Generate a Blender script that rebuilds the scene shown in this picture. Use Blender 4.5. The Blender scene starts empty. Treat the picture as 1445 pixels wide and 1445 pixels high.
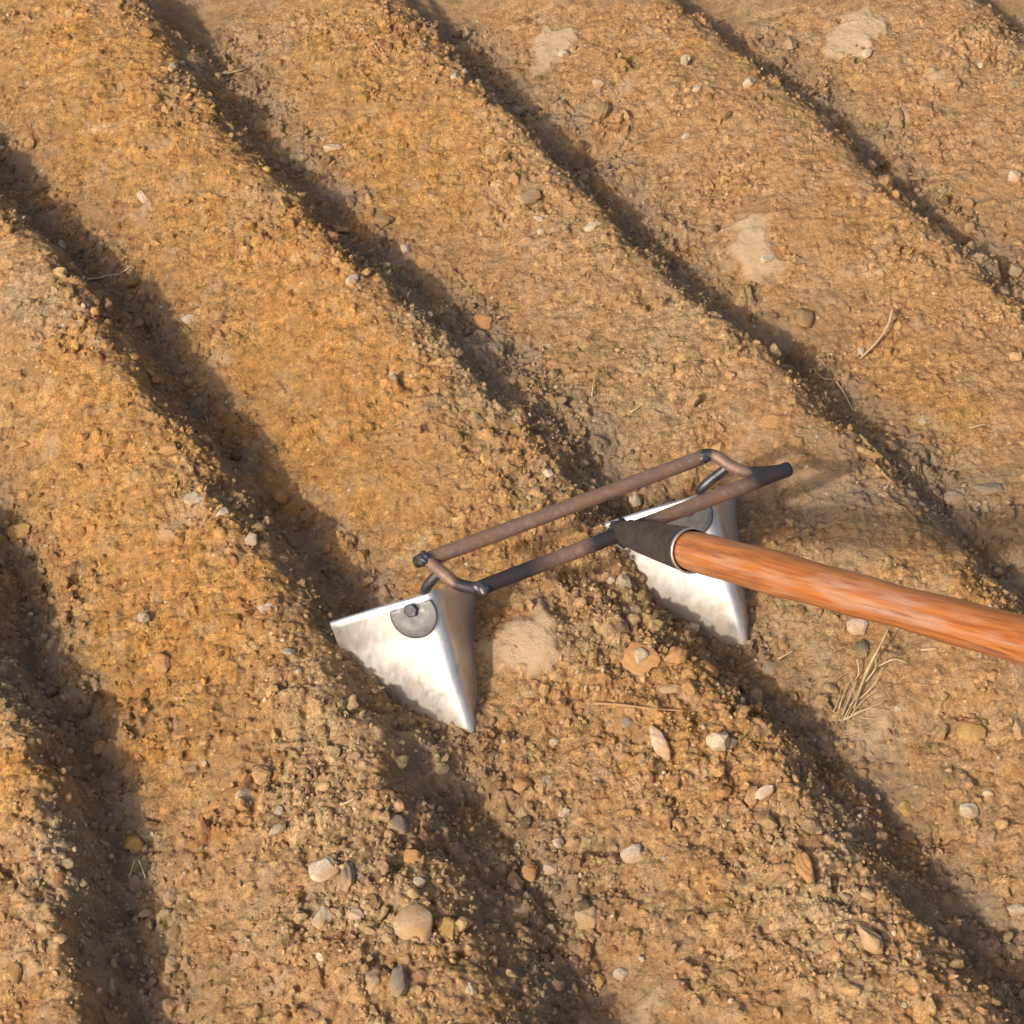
import bpy, bmesh, math, random
import numpy as np
from mathutils import Vector, Matrix

C = bpy.context.scene.collection
scn = bpy.context.scene
R = math.radians

# ------------------------------------------------------------------ camera, sky, sun, exposure
PIX, FPX, DIST, PITCH = 1445.0, 2800.0, 1.82, R(49.7)
CAM = np.array([0.0, -DIST * math.cos(PITCH), DIST * math.sin(PITCH)])
cam_data = bpy.data.cameras.new('camera')
cam_data.sensor_width = 36.0
cam_data.lens = 36.0 * FPX / PIX
cam_data.clip_start = 0.02
cam_data.clip_end = 500.0
cam = bpy.data.objects.new('camera', cam_data)
cam.location = CAM
cam.rotation_euler = (math.pi / 2 - PITCH, 0, 0)
C.objects.link(cam)
scn.camera = cam

SUN_EL = R(36.0)
SUN_DIR = Vector((-math.cos(SUN_EL) * 0.707, -math.cos(SUN_EL) * 0.707, math.sin(SUN_EL)))   # towards the sun: behind, left of the camera
world = bpy.data.worlds.new('World')
scn.world = world
world.use_nodes = True
nt = world.node_tree
bg = nt.nodes['Background']
sky = nt.nodes.new('ShaderNodeTexSky')
sky.sky_type = 'NISHITA'
sky.sun_disc = False
sky.dust_density = 5.0
sky.air_density = 0.8
sky.sun_elevation = SUN_EL
sky.sun_rotation = math.atan2(SUN_DIR.x, SUN_DIR.y)
nt.links.new(sky.outputs[0], bg.inputs[0])
bg.inputs[1].default_value = 0.15
sun_data = bpy.data.lights.new('sun', 'SUN')
sun_data.energy = 2.4
sun_data.angle = R(1.8)
sun_data.color = (1.0, 0.93, 0.82)
sun = bpy.data.objects.new('sun', sun_data)
sun.rotation_euler = (-SUN_DIR).to_track_quat('-Z', 'Y').to_euler()
sun.location = (-3, -3, 4)
C.objects.link(sun)
scn.view_settings.view_transform = 'Standard'
scn.view_settings.look = 'None'
scn.view_settings.exposure = 0.33
scn.view_settings.gamma = 1.0

# ------------------------------------------------------------------ measuring helpers
FWD = np.array([0, math.cos(PITCH), -math.sin(PITCH)])
UPV = np.array([0, math.sin(PITCH), math.cos(PITCH)])


def ray(px, py):
    d = FWD + np.array([1.0, 0, 0]) * ((px - PIX / 2) / FPX) - UPV * ((py - PIX / 2) / FPX)
    return d / np.linalg.norm(d)


def on_plane(px, py, z=0.0):
    d = ray(px, py)
    return CAM + d * ((z - CAM[2]) / d[2])


# ------------------------------------------------------------------ noise on arrays
def hsh(ix, iy, seed):
    h = (ix.astype(np.uint32) * np.uint32(374761393)) ^ (iy.astype(np.uint32) * np.uint32(668265263)) ^ np.uint32((seed * 2246822519) & 0xffffffff)
    h = (h ^ (h >> np.uint32(13))) * np.uint32(1274126177)
    h = (h ^ (h >> np.uint32(16))) * np.uint32(2246822507)
    h = h ^ (h >> np.uint32(15))
    return (h & np.uint32(0xffffff)).astype(np.float32) / np.float32(16777216.0)


def gnoise(x, y, seed):
    x = np.asarray(x, np.float64); y = np.asarray(y, np.float64)
    fx = np.floor(x); fy = np.floor(y)
    ix = fx.astype(np.int64) & 0xffffffff; iy = fy.astype(np.int64) & 0xffffffff
    tx = (x - fx).astype(np.float32); ty = (y - fy).astype(np.float32)
    sx = tx * tx * tx * (tx * (tx * 6 - 15) + 10); sy = ty * ty * ty * (ty * (ty * 6 - 15) + 10)

    def g(i, j):
        a = hsh((ix + i) & 0xffffffff, (iy + j) & 0xffffffff, seed) * np.float32(6.2831853)
        return np.cos(a) * (tx - i) + np.sin(a) * (ty - j)
    a = g(0, 0); b = g(1, 0); c = g(0, 1); d = g(1, 1)
    return ((a + (b - a) * sx) * (1 - sy) + (c + (d - c) * sx) * sy) * np.float32(1.5)


def fbm(x, y, scale, seed, octaves=4, gain=0.5):
    out = 0; a = 1.0; f = 1.0 / scale; tot = 0
    for o in range(octaves):
        out = out + a * gnoise(x * f, y * f, seed + o * 17)
        tot += a; a *= gain; f *= 2.03
    return out / tot


def sstep(a, b, x):
    t = np.clip((x - a) / (b - a), 0, 1)
    return t * t * (3 - 2 * t)


def clods(x, y, cell, seed, density, r0, r1, squash=0.7):
    """height and a random id of irregular grains lying in a jittered grid; density may be an array"""
    wx = x + gnoise(x / (cell * .45), y / (cell * .45), seed + 5) * np.float32(cell * .16)
    wy = y + gnoise(x / (cell * .45), y / (cell * .45), seed + 6) * np.float32(cell * .16)
    gx = wx / cell; gy = wy / cell
    ix = np.floor(gx).astype(np.int64); iy = np.floor(gy).astype(np.int64)
    h = np.zeros(x.shape, np.float32); cid = np.full(x.shape, -1, np.float32)
    for i in (-1, 0, 1):
        for j in (-1, 0, 1):
            jx = (ix + i) & 0xffffffff; jy = (iy + j) & 0xffffffff
            a = hsh(jx, jy, seed); b = hsh(jx, jy, seed + 1); c = hsh(jx, jy, seed + 2); e = hsh(jx, jy, seed + 3)
            r = (r0 + (r1 - r0) * c * c)
            dx = (gx - (ix + i) - (.15 + .7 * a)).astype(np.float32) * cell
            dy = (gy - (iy + j) - (.15 + .7 * b)).astype(np.float32) * cell
            co = np.cos(e * 6.28); si = np.sin(e * 6.28)
            ex = dx * co + dy * si; ey = (-dx * si + dy * co) * (1 + .5 * a)
            q = 1 - (ex * ex + ey * ey) / (r * r)
            hh = r * squash * (.6 + .6 * b) * np.sqrt(np.maximum(q, 0))
            hh = np.minimum(hh, r * squash * (.75 + (ex / r) * .5 * (c - .3)))      # a tilted flat top
            hh = np.where((e * 7.13) % 1.0 < density, np.maximum(hh, 0), 0)
            m = hh > h
            h = np.where(m, hh, h); cid = np.where(m, (a * 3.7 + b * 5.1) % 1.0, cid)
    return h, cid


# ------------------------------------------------------------------ the ground: furrow lines measured from the photograph
AMP = 0.066
ZB = -AMP / 2
FURROWS = [   # left to right, bottom of each furrow
    [(-330, 760), (-250, 960), (-180, 1180), (-140, 1445), (-120, 1700)],
    [(-230, 250), (-110, 520), (0, 760), (45, 880), (85, 990), (140, 1100), (178, 1200), (190, 1300), (205, 1445), (230, 1700)],
    [(-200, -60), (0, 235), (60, 310), (168, 420), (255, 545), (340, 645), (430, 745), (512, 840), (574, 950), (635, 1070), (700, 1170), (760, 1280), (850, 1420), (960, 1620)],
    [(60, -300), (190, -100), (255, 0), (330, 120), (385, 215), (455, 275), (550, 370), (640, 450), (755, 555), (850, 660), (950, 790), (1050, 930), (1150, 1035), (1250, 1150), (1350, 1275), (1445, 1390), (1600, 1560)],
    [(420, -230), (600, -10), (660, 65), (728, 155), (818, 225), (890, 320), (970, 395), (1060, 465), (1135, 530), (1230, 615), (1310, 690), (1390, 775), (1445, 835), (1600, 1000)],
    [(720, -250), (975, 0), (1060, 65), (1130, 120), (1235, 215), (1300, 295), (1370, 355), (1445, 415), (1600, 540)],
    [(1200, -180), (1390, -5), (1445, 45), (1600, 170), (1800, 330)],
]
ES = np.array([0.55, -0.835]); ES /= np.linalg.norm(ES)     # along the ridges, towards the camera
EU = np.array([-ES[1], ES[0]])                              # across them, towards the right
S_GRID = np.linspace(-2.2, 2.2, 1761)
curves = []
for f in FURROWS:
    P = np.array([on_plane(x, y, ZB)[:2] for x, y in f])
    s = P @ ES; u = P @ EU
    o = np.argsort(s); s = s[o]; u = u[o]
    g = np.interp(S_GRID, s, u)
    n = max(2, int(.12 / .0025))
    g = np.where(S_GRID < s[0], u[0] + (S_GRID - s[0]) * 0.0, g)
    k = np.hanning(2 * n // 2 + 3); k /= k.sum()
    g = np.convolve(np.pad(g, len(k) // 2, mode='edge'), k, mode='valid')[:len(S_GRID)]
    curves.append(g)
curves = np.array(curves)
for i in range(1, len(curves)):
    curves[i] = np.maximum(curves[i], curves[i - 1] + 0.12)
SPACE = float(np.mean(np.diff(curves[:, 880])))

PROF_X = np.array([0, .06, .14, .24, .36, .48, .58, .66, .715, .77, .83, .90, .95, 1.0])
PROF_Y = np.array([0, .06, .19, .36, .56, .75, .885, .975, 1.0, .91, .66, .31, .11, 0])
_px = np.linspace(0, 1, 401); _py = np.interp(_px, PROF_X, PROF_Y)
_k = np.hanning(23); _k /= _k.sum()
_py = np.convolve(np.concatenate([_py[-40:-1], _py, _py[1:40]]), _k, mode='same')[39:39 + 401]

# partly filled furrow stretches (place in the photo, reach in metres, share filled)
FILL = [((800, 600), .10, .55), ((1255, 655), .05, .35), ((700, 520), .06, .3), ((1420, 700), .05, .3)]
# low swells and hollows (photo place, reach, height)
SWELL = [((1150, 705), .03, -.007), ((1230, 708), .03, -.007), ((640, 1035), .04, .013), ((1050, 905), .03, .007), ((945, 835), .035, -.020), ((1010, 900), .03, -.014), ((865, 850), .045, -.012), ((740, 900), .05, .010), ((1190, 760), .06, .014), ((60, 1130), .05, .012), ((1130, 470), .014, -.020),
         ((842, 190), .014, -.020), ((1250, 190), .013, -.020), ((470, 1100), .04, -.008), ((330, 980), .025, -.006)]


def ridge_height(x, y):
    xr = x; yr = y
    s = x * ES[0] + y * ES[1]; u = x * EU[0] + y * EU[1]
    u = u + fbm(xr, yr, .11, 3, 3) * .016 + fbm(xr, yr, .035, 9, 3) * .010
    sc = np.clip(s, S_GRID[0], S_GRID[-1])
    cs = [np.interp(sc, S_GRID, c) for c in curves]
    n = len(cs)
    phase = np.where(u < cs[0], (u - cs[0]) / SPACE, 0.0)
    idx = np.floor(phase)
    for k in range(n - 1):
        m = (u >= cs[k]) & (u < cs[k + 1])
        phase = np.where(m, k + (u - cs[k]) / (cs[k + 1] - cs[k]), phase)
    phase = np.where(u >= cs[-1], n - 1 + (u - cs[-1]) / SPACE, phase)
    idx = np.floor(phase); fr = phase - idx
    lo = np.interp(idx, [1, 2, 3, 4], [1.0, .93, .80, .68])              # ridges get flatter towards the right
    cr = .715 + (1 - lo) * .16
    fr = np.where(fr < cr, fr / cr * .715, .715 + (fr - cr) / (1 - cr) * .285)
    prof = np.interp(fr, _px, _py)
    amp = AMP * lo * (1 + .22 * gnoise(s / .33 + idx * 7.3, idx * 3.1 + .5, 21))
    low = np.zeros_like(prof)
    for (p, reach, share) in FILL:
        q = on_plane(p[0], p[1], ZB)
        low = np.maximum(low, share * np.exp(-((x - q[0]) ** 2 + (y - q[1]) ** 2) / (reach * reach)))
    prof = np.maximum(prof, 0) + low * (1 - prof) ** 2 * .9
    z = amp * prof - AMP / 2
    for (p, reach, hgt) in SWELL:
        q = on_plane(p[0], p[1], 0)
        z = z + hgt * np.exp(-((x - q[0]) ** 2 + (y - q[1]) ** 2) / (reach * reach))
    z = z + fbm(x, y, .22, 31, 3) * .012
    return z, fr, idx


# colour and texture zones of the soil, places measured in the photo: (x, y, reach px, strength)
ORANGE = [(180, 170, 150, 1), (330, 330, 130, .9), (430, 520, 150, 1), (120, 620, 120, .8), (200, 850, 150, .9), (520, 640, 130, 1),
          (560, 180, 110, .8), (60, 60, 120, .8), (30, 1110, 60, 1), (620, 230, 90, .6), (940, 60, 90, .5), (1300, 560, 110, .6), (300, 900, 120, .7),
          (480, 60, 80, .6), (240, 1010, 60, .8), (720, 800, 60, .6), (1180, 330, 120, .4), (1380, 880, 60, .5), (960, 1000, 80, .5)]
GREY = [(130, 1180, 50, .7), (180, 1330, 45, .8), (30, 880, 50, .6), (560, 410, 40, .7), (690, 110, 40, .6), (640, 470, 40, .7), (270, 130, 60, .8), (360, 300, 55, .7), (60, 450, 55, .7), (290, 730, 55, .8), (370, 800, 50, .8), (620, 480, 70, .9), (690, 590, 60, .8),
        (440, 1110, 60, .6), (480, 1260, 70, .5), (590, 1370, 100, .5), (40, 950, 60, .9), (130, 1270, 60, 1), (60, 1040, 50, .8), (1130, 1230, 70, .6),
        (1180, 1340, 60, .6), (900, 600, 80, .4), (950, 480, 100, .45), (720, 130, 60, .7), (200, 1420, 50, .5), (880, 850, 80, .6), (1380, 680, 60, .8),
        (470, 960, 80, .25), (560, 1090, 60, .4), (1060, 100, 70, .35), (850, 1160, 90, .4), (1390, 90, 60, .5), (1220, 980, 60, .4), (1160, 830, 60, .4)]
DUST = [(775, 45, 42, 1.25), (1205, 42, 44, 1.25), (1064, 335, 44, 1.25), (745, 920, 50, .95), (880, 110, 40, .6), (1320, 110, 40, .6), (1180, 400, 40, .5), (880, 1060, 60, .5),
        (200, 290, 24, .7), (1240, 1010, 50, .6), (1010, 1330, 90, .12), (980, 1250, 60, .25), (1300, 870, 50, .4), (340, 1300, 80, .4), (1360, 350, 60, .4), (140, 240, 24, .5),
        (1230, 1120, 60, .3), (430, 1370, 60, .3), (930, 1400, 60, .5), (1230, 1410, 70, .5), (900, 200, 60, .3)]
GRAVEL = [(270, 150, 70, 1), (400, 340, 60, 1), (560, 60, 70, .8), (300, 740, 60, 1), (130, 480, 60, .8), (620, 560, 70, .8), (720, 650, 60, 1), (880, 870, 90, 1),
          (480, 1250, 90, 1), (560, 1380, 90, 1), (440, 1100, 60, 1), (1000, 1080, 100, .9), (1130, 1230, 90, 1), (1180, 1340, 80, 1), (780, 1180, 60, 1), (700, 1050, 50, 1),
          (150, 900, 90, .5), (350, 960, 80, .8), (900, 1000, 60, .8), (480, 380, 50, .7), (640, 120, 50, .7), (250, 640, 60, .7), (750, 760, 70, .8), (800, 1260, 50, 1),
          (100, 1050, 90, .7), (130, 1250, 90, .7), (820, 240, 40, .6), (700, 270, 60, .7), (1390, 90, 60, .7), (1280, 380, 60, .5), (60, 780, 60, .9), (860, 830, 60, .9), (560, 960, 35, .7), (620, 1020, 35, 1), (960, 850, 35, .8), (1030, 895, 35, 1)]


def zone(x, y, spots):
    out = np.zeros(x.shape, np.float32)
    for (px, py, reach, st) in spots:
        q = on_plane(px, py, 0); r = reach * .00065 * 1.15
        d2 = ((x - q[0]) / r) ** 2 + ((y - q[1]) / r * .85) ** 2
        out = out + st * np.exp(-d2)
    return out


FX = (-0.70, 0.72); FY = (-0.62, 0.80); STEP = 0.00125


def axis(lo, hi, far):
    core = np.arange(lo, hi, STEP)
    ext = []; d = STEP; p = 0.0
    while p < far:
        d = min(d * 1.13, far / 6); p += d; ext.append(p)
    ext = np.array(ext)
    return np.concatenate([lo - ext[::-1], core, core[-1] + ext]), len(ext), len(core)


ax, ex0, nx = axis(*FX, 60.0)
ay, ey0, ny = axis(*FY, 60.0)
X, Y = np.meshgrid(ax, ay)
Z, FR, IDX = ridge_height(X, Y)
sl = (slice(ey0, ey0 + ny), slice(ex0, ex0 + nx))
xs, ys = X[sl], Y[sl]
frs = FR[sl]
wxs = xs + fbm(xs, ys, .05, 71, 3) * .03; wys = ys + fbm(xs, ys, .05, 72, 3) * .03     # ragged zone edges
gravel = zone(wxs, wys, GRAVEL) * .8 + sstep(-.1, .45, fbm(xs, ys, .07, 41, 4)) * .55
crest = np.exp(-((frs - .74) / .10) ** 2) + .7 * np.exp(-((frs - .10) / .06) ** 2)
furrow = np.maximum(1 - sstep(.05, .17, frs), sstep(.76, .86, frs))          # trench bottoms and their steep flanks, set looser and darker
gravel = np.clip(gravel + .65 * furrow * (.35 + 1.2 * sstep(-.2, .3, fbm(xs, ys, .06, 45, 3))) + .35 * crest * (.4 + fbm(xs, ys, .05, 44, 2)), 0.05, 1.1)
dust = np.clip(zone(wxs, wys, DUST), 0, 1)
dust = sstep(.40, .80, dust + .35 * fbm(xs, ys, .022, 55, 4)) * .85
orange = np.clip(zone(wxs, wys, ORANGE) + .5 * fbm(xs, ys, .12, 56, 4), 0, 1)
grey = np.clip(zone(wxs, wys, GREY) * .9 + .35 * fbm(xs, ys, .04, 57, 4) - .25 * orange, 0, 1)
SHADE_DAMP = [(1120, 712, 38, .7), (1180, 715, 42, .8), (1245, 712, 40, .8), (1150, 645, 26, .7), (1205, 636, 26, .6), (1330, 690, 42, .8), (1410, 690, 42, .8), (610, 610, 60, .4), (760, 700, 50, .4), (1190, 790, 40, .5)]  # handle and frame shadow painted into the soil colour; final spots are moist soil
shade_damp = np.clip(.78 * furrow * (.7 + 1.1 * fbm(xs, ys, .05, 46, 3)) + zone(wxs, wys, SHADE_DAMP) * (.8 + .8 * fbm(xs, ys, .03, 47, 3)), 0, .9)  # darker tone along the furrows, plus the painted hoe shadow and moist spots
gravel = gravel * (1 - .85 * dust)
gravel = gravel * (1 - .55 * np.clip(orange - .25, 0, 1))
h1, c1 = clods(xs, ys, .026, 101, np.clip(gravel - .25, 0, 1) * .55, .006, .015, .62)
h2, c2 = clods(xs, ys, .0125, 202, np.clip(gravel * .75, 0, .8), .0030, .0068, .75)
h3, c3 = clods(xs, ys, .0068, 303, np.clip(.22 + gravel * .70, 0, .95) * (1 - .8 * dust), .0016, .0036, .8)
h0, c0 = clods(xs, ys, .052, 404, np.clip(gravel - .2, 0, 1) * .5, .010, .026, .5)
h0 = h0 * (1 + .5 * fbm(xs, ys, .012, 405, 3))
rough = fbm(xs, ys, .034, 61, 6, .58) * .0115 * (.30 + .95 * np.clip(gravel, 0, 1)) * (1 - .5 * dust)
fine = fbm(xs, ys, .0075, 62, 3, .6) * .0026 * (.6 + .6 * np.clip(gravel, 0, 1)) * (1 - .7 * dust)
pits = np.minimum(0, fbm(xs, ys, .014, 63, 2) + .22) * .012 * (1 - dust) * (.2 + .8 * np.clip(gravel, 0, 1))
hh = np.maximum(np.maximum(h1, h2 * .95), h3 * .85)
top = np.where((h1 >= h2 * .95) & (h1 >= h3 * .85), c1, np.where(h2 * .95 >= h3 * .85, c2, c3))
edge = np.minimum(np.minimum(sstep(FX[0], FX[0] + .05, xs), 1 - sstep(FX[1] - .05, FX[1], xs)),
                  np.minimum(sstep(FY[0], FY[0] + .05, ys), 1 - sstep(FY[1] - .05, FY[1], ys)))
Z[sl] += (hh + dust * .0035 + h0 * .9 + rough + fine + pits) * edge
zone_col = np.zeros(X.shape + (4,), np.float32)
zone_col[..., 0] = np.clip(.3 + .5 * fbm(X, Y, .5, 58, 3), 0, 1)
zone_col[..., 1] = 0.2; zone_col[..., 2] = 0; zone_col[..., 3] = .5
zone_col[sl][..., 0] = orange
zone_col[sl][..., 1] = grey
zone_col[sl][..., 2] = dust
zone_col[sl][..., 3] = np.where(hh > .0004, top, .5)


def surf(x, y):
    """height of the finished soil at a point inside the detailed field"""
    fx = np.clip((np.asarray(x) - ax[ex0]) / STEP, 0, nx - 2); fy = np.clip((np.asarray(y) - ay[ey0]) / STEP, 0, ny - 2)
    i = fx.astype(int); j = fy.astype(int); tx = fx - i; ty = fy - j
    zz = Z[sl]
    return (zz[j, i] * (1 - tx) + zz[j, i + 1] * tx) * (1 - ty) + (zz[j + 1, i] * (1 - tx) + zz[j + 1, i + 1] * tx) * ty


def hit(px, py):
    """the soil point seen at a place of the photo"""
    d = ray(px, py)
    t = np.linspace(1.2, 3.2, 4000)
    P = CAM[None] + d[None] * t[:, None]
    below = P[:, 2] < surf(P[:, 0], P[:, 1])
    k = int(np.argmax(below))
    return P[k]


def px_size(p):
    return float(np.dot(np.asarray(p) - CAM, FWD)) / FPX


# ------------------------------------------------------------------ materials
def new_mat(name):
    m = bpy.data.materials.new(name); m.use_nodes = True
    t = m.node_tree; b = t.nodes['Principled BSDF']
    return m, t, b


def N(t, kind, **kw):
    n = t.nodes.new(kind)
    for k, v in kw.items():
        if k in n.inputs.keys():
            n.inputs[k].default_value = v
        else:
            setattr(n, k, v)
    return n


def mixc(t, fac, a, b, mode='MIX'):
    n = t.nodes.new('ShaderNodeMix'); n.data_type = 'RGBA'; n.blend_type = mode
    for sock, v in ((n.inputs[0], fac), (n.inputs[6], a), (n.inputs[7], b)):
        if isinstance(v, (int, float)): sock.default_value = v
        elif isinstance(v, tuple): sock.default_value = v + (1,) if len(v) == 3 else v
        else: t.links.new(v, sock)
    return n.outputs[2]


def ramp(t, src, stops):
    n = t.nodes.new('ShaderNodeValToRGB')
    el = n.color_ramp.elements
    while len(el) < len(stops): el.new(.5)
    for e, (p, c) in zip(el, stops):
        e.position = p; e.color = (c, c, c, 1) if isinstance(c, (int, float)) else c + (1,)
    t.links.new(src, n.inputs[0])
    return n.outputs[0]


def noise(t, co, scale, detail=6, rough=.6):
    n = N(t, 'ShaderNodeTexNoise', Scale=scale, Detail=detail, Roughness=rough)
    t.links.new(co, n.inputs['Vector'])
    return n.outputs['Fac']


ORANGE_C = (.398, .203, .060); TAN_C = (.356, .210, .092); GREY_C = (.340, .250, .142); SHADE_DAMP_C = (.262, .190, .118); DUST_C = (.47, .335, .20)


def soil_material():
    m, t, b = new_mat('tilled_soil')
    co = N(t, 'ShaderNodeTexCoord').outputs['Object']
    at = N(t, 'ShaderNodeAttribute', attribute_name='zone')
    sep = N(t, 'ShaderNodeSeparateColor'); t.links.new(at.outputs['Color'], sep.inputs[0])
    c = mixc(t, sep.outputs[0], TAN_C, ORANGE_C)
    c = mixc(t, sep.outputs[1], c, GREY_C)
    # grains of different mineral colour
    g1 = ramp(t, noise(t, co, 95, 5, .65), [(.34, .52), (.64, 1.30)])
    c = mixc(t, 1.0, c, g1, 'MULTIPLY')
    g2 = ramp(t, noise(t, co, 420, 3, .7), [(.34, .55), (.66, 1.32)])
    c = mixc(t, 1.0, c, g2, 'MULTIPLY')
    hue = noise(t, co, 38, 4, .6)
    c = mixc(t, ramp(t, hue, [(.52, 0.0), (.70, .42)]), c, (.33, .245, .15))
    c = mixc(t, ramp(t, noise(t, co, 27, 4, .6), [(.54, 0.0), (.70, .50)]), c, (.37, .172, .055))
    off = N(t, 'ShaderNodeMapping'); off.inputs['Location'].default_value = (3.1, 1.7, .4); t.links.new(co, off.inputs['Vector'])
    c = mixc(t, ramp(t, noise(t, off.outputs[0], 13, 5, .62), [(.50, 0.0), (.66, .40)]), c, (.33, .165, .058))
    c = mixc(t, ramp(t, noise(t, off.outputs[0], 31, 5, .62), [(.56, 0.0), (.70, .55)]), c, (.44, .31, .185))
    mo = N(t, 'ShaderNodeAttribute', attribute_name='shade_damp')
    c = mixc(t, mo.outputs['Fac'], c, SHADE_DAMP_C)  # grey-brown along the furrows and over the painted handle and frame shadow
    c = mixc(t, ramp(t, noise(t, co, 11, 5, .6), [(.50, 0.0), (.68, .55)]), c, (.26, .155, .070))
    # each grain keeps its own tint
    idr = ramp(t, at.outputs['Alpha'], [(0, (.70, .62, .58)), (.30, (.92, .86, .80)), (.5, (1, 1, 1)), (.72, (1.10, 1.04, .96)), (.9, (1.22, 1.22, 1.2)), (1, (1.35, 1.35, 1.35))])
    c = mixc(t, 1.0, c, idr, 'MULTIPLY')
    # pale mineral specks
    v = N(t, 'ShaderNodeTexVoronoi', Scale=190.0); t.links.new(co, v.inputs['Vector'])
    vs = N(t, 'ShaderNodeSeparateColor'); t.links.new(v.outputs['Color'], vs.inputs[0])
    near = ramp(t, v.outputs['Distance'], [(.22, 1.0), (.34, 0.0)])
    few = ramp(t, vs.outputs[0], [(.965, 0.0), (.99, .6)])
    sp = N(t, 'ShaderNodeMath', operation='MULTIPLY'); t.links.new(near, sp.inputs[0]); t.links.new(few, sp.inputs[1])
    c = mixc(t, sp.outputs[0], c, (.62, .50, .38))
    c = mixc(t, sep.outputs[2], c, DUST_C)
    t.links.new(c, b.inputs['Base Color'])
    b.inputs['Roughness'].default_value = .95
    b.inputs['Specular IOR Level'].default_value = .15
    hN = N(t, 'ShaderNodeMath', operation='ADD')
    t.links.new(noise(t, co, 520, 4, .7), hN.inputs[0]); t.links.new(noise(t, co, 190, 4, .65), hN.inputs[1])
    bp = N(t, 'ShaderNodeBump', Strength=.8, Distance=.0018)
    t.links.new(hN.outputs[0], bp.inputs['Height']); t.links.new(bp.outputs[0], b.inputs['Normal'])
    return m


def stone_material(name, base, alt, speck=.3):
    m, t, b = new_mat(name)
    co = N(t, 'ShaderNodeTexCoord').outputs['Object']
    c = mixc(t, ramp(t, noise(t, co, 60, 6, .65), [(.38, 0.0), (.64, 1.0)]), base, alt)
    c = mixc(t, 1.0, c, ramp(t, noise(t, co, 380, 4, .7), [(.34, 1 - speck), (.66, 1 + speck * .5)]), 'MULTIPLY')
    c = mixc(t, ramp(t, noise(t, co, 30, 4, .6), [(.42, 0.0), (.66, .75)]), c, (.37, .215, .09))
    t.links.new(c, b.inputs['Base Color'])
    b.inputs['Roughness'].default_value = .88
    b.inputs['Specular IOR Level'].default_value = .25
    bp = N(t, 'ShaderNodeBump', Strength=.5, Distance=.0012)
    t.links.new(noise(t, co, 260, 5, .65), bp.inputs['Height']); t.links.new(bp.outputs[0], b.inputs['Normal'])
    return m


def crumb_material():
    m, t, b = new_mat('soil_crumb')
    co = N(t, 'ShaderNodeTexCoord').outputs['Object']
    at = N(t, 'ShaderNodeAttribute', attribute_name='tint')
    c = mixc(t, 1.0, at.outputs['Color'], ramp(t, noise(t, co, 300, 5, .7), [(.34, .7), (.66, 1.2)]), 'MULTIPLY')
    t.links.new(c, b.inputs['Base Color'])
    b.inputs['Roughness'].default_value = .95; b.inputs['Specular IOR Level'].default_value = .15
    bp = N(t, 'ShaderNodeBump', Strength=.5, Distance=.001)
    t.links.new(noise(t, co, 450, 4, .7), bp.inputs['Height']); t.links.new(bp.outputs[0], b.inputs['Normal'])
    return m


def straw_material():
    m, t, b = new_mat('dry_straw')
    co = N(t, 'ShaderNodeTexCoord').outputs['Object']
    c = mixc(t, ramp(t, noise(t, co, 70, 4), [(.4, 0.0), (.6, 1.0)]), (.52, .38, .21), (.38, .25, .12))
    t.links.new(c, b.inputs['Base Color']); b.inputs['Roughness'].default_value = .6
    return m


def wood_material():
    m, t, b = new_mat('varnished_wood')
    at = N(t, 'ShaderNodeAttribute', attribute_name='along')
    mp = N(t, 'ShaderNodeMapping'); mp.inputs['Scale'].default_value = (1, 1, .035)
    t.links.new(at.outputs['Vector'], mp.inputs['Vector'])
    co = mp.outputs[0]
    c = mixc(t, ramp(t, noise(t, co, 130, 8, .66), [(.36, 0.0), (.62, 1.0)]), (.35, .100, .024), (.49, .180, .044))
    c = mixc(t, ramp(t, noise(t, co, 420, 6, .7), [(.46, 0.0), (.62, .75)]), c, (.19, .055, .022))
    mp2 = N(t, 'ShaderNodeMapping'); mp2.inputs['Scale'].default_value = (1, 1, .09); mp2.inputs['Location'].default_value = (.3, .7, .1)
    t.links.new(at.outputs['Vector'], mp2.inputs['Vector'])
    c = mixc(t, ramp(t, noise(t, mp2.outputs[0], 75, 7, .65), [(.50, 0.0), (.64, .75)]), c, (.46, .27, .185))
    mp3 = N(t, 'ShaderNodeMapping'); mp3.inputs['Scale'].default_value = (1, 1, .06); mp3.inputs['Location'].default_value = (.9, .2, .4)
    t.links.new(at.outputs['Vector'], mp3.inputs['Vector'])
    c = mixc(t, ramp(t, noise(t, mp3.outputs[0], 160, 7, .7), [(.56, 0.0), (.68, .8)]), c, (.13, .050, .040))
    t.links.new(c, b.inputs['Base Color'])
    b.inputs['Roughness'].default_value = .36
    b.inputs['Coat Weight'].default_value = .35; b.inputs['Coat Roughness'].default_value = .28
    bp = N(t, 'ShaderNodeBump', Strength=.25, Distance=.001)
    t.links.new(noise(t, co, 240, 6, .7), bp.inputs['Height']); t.links.new(bp.outputs[0], b.inputs['Normal'])
    return m


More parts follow.
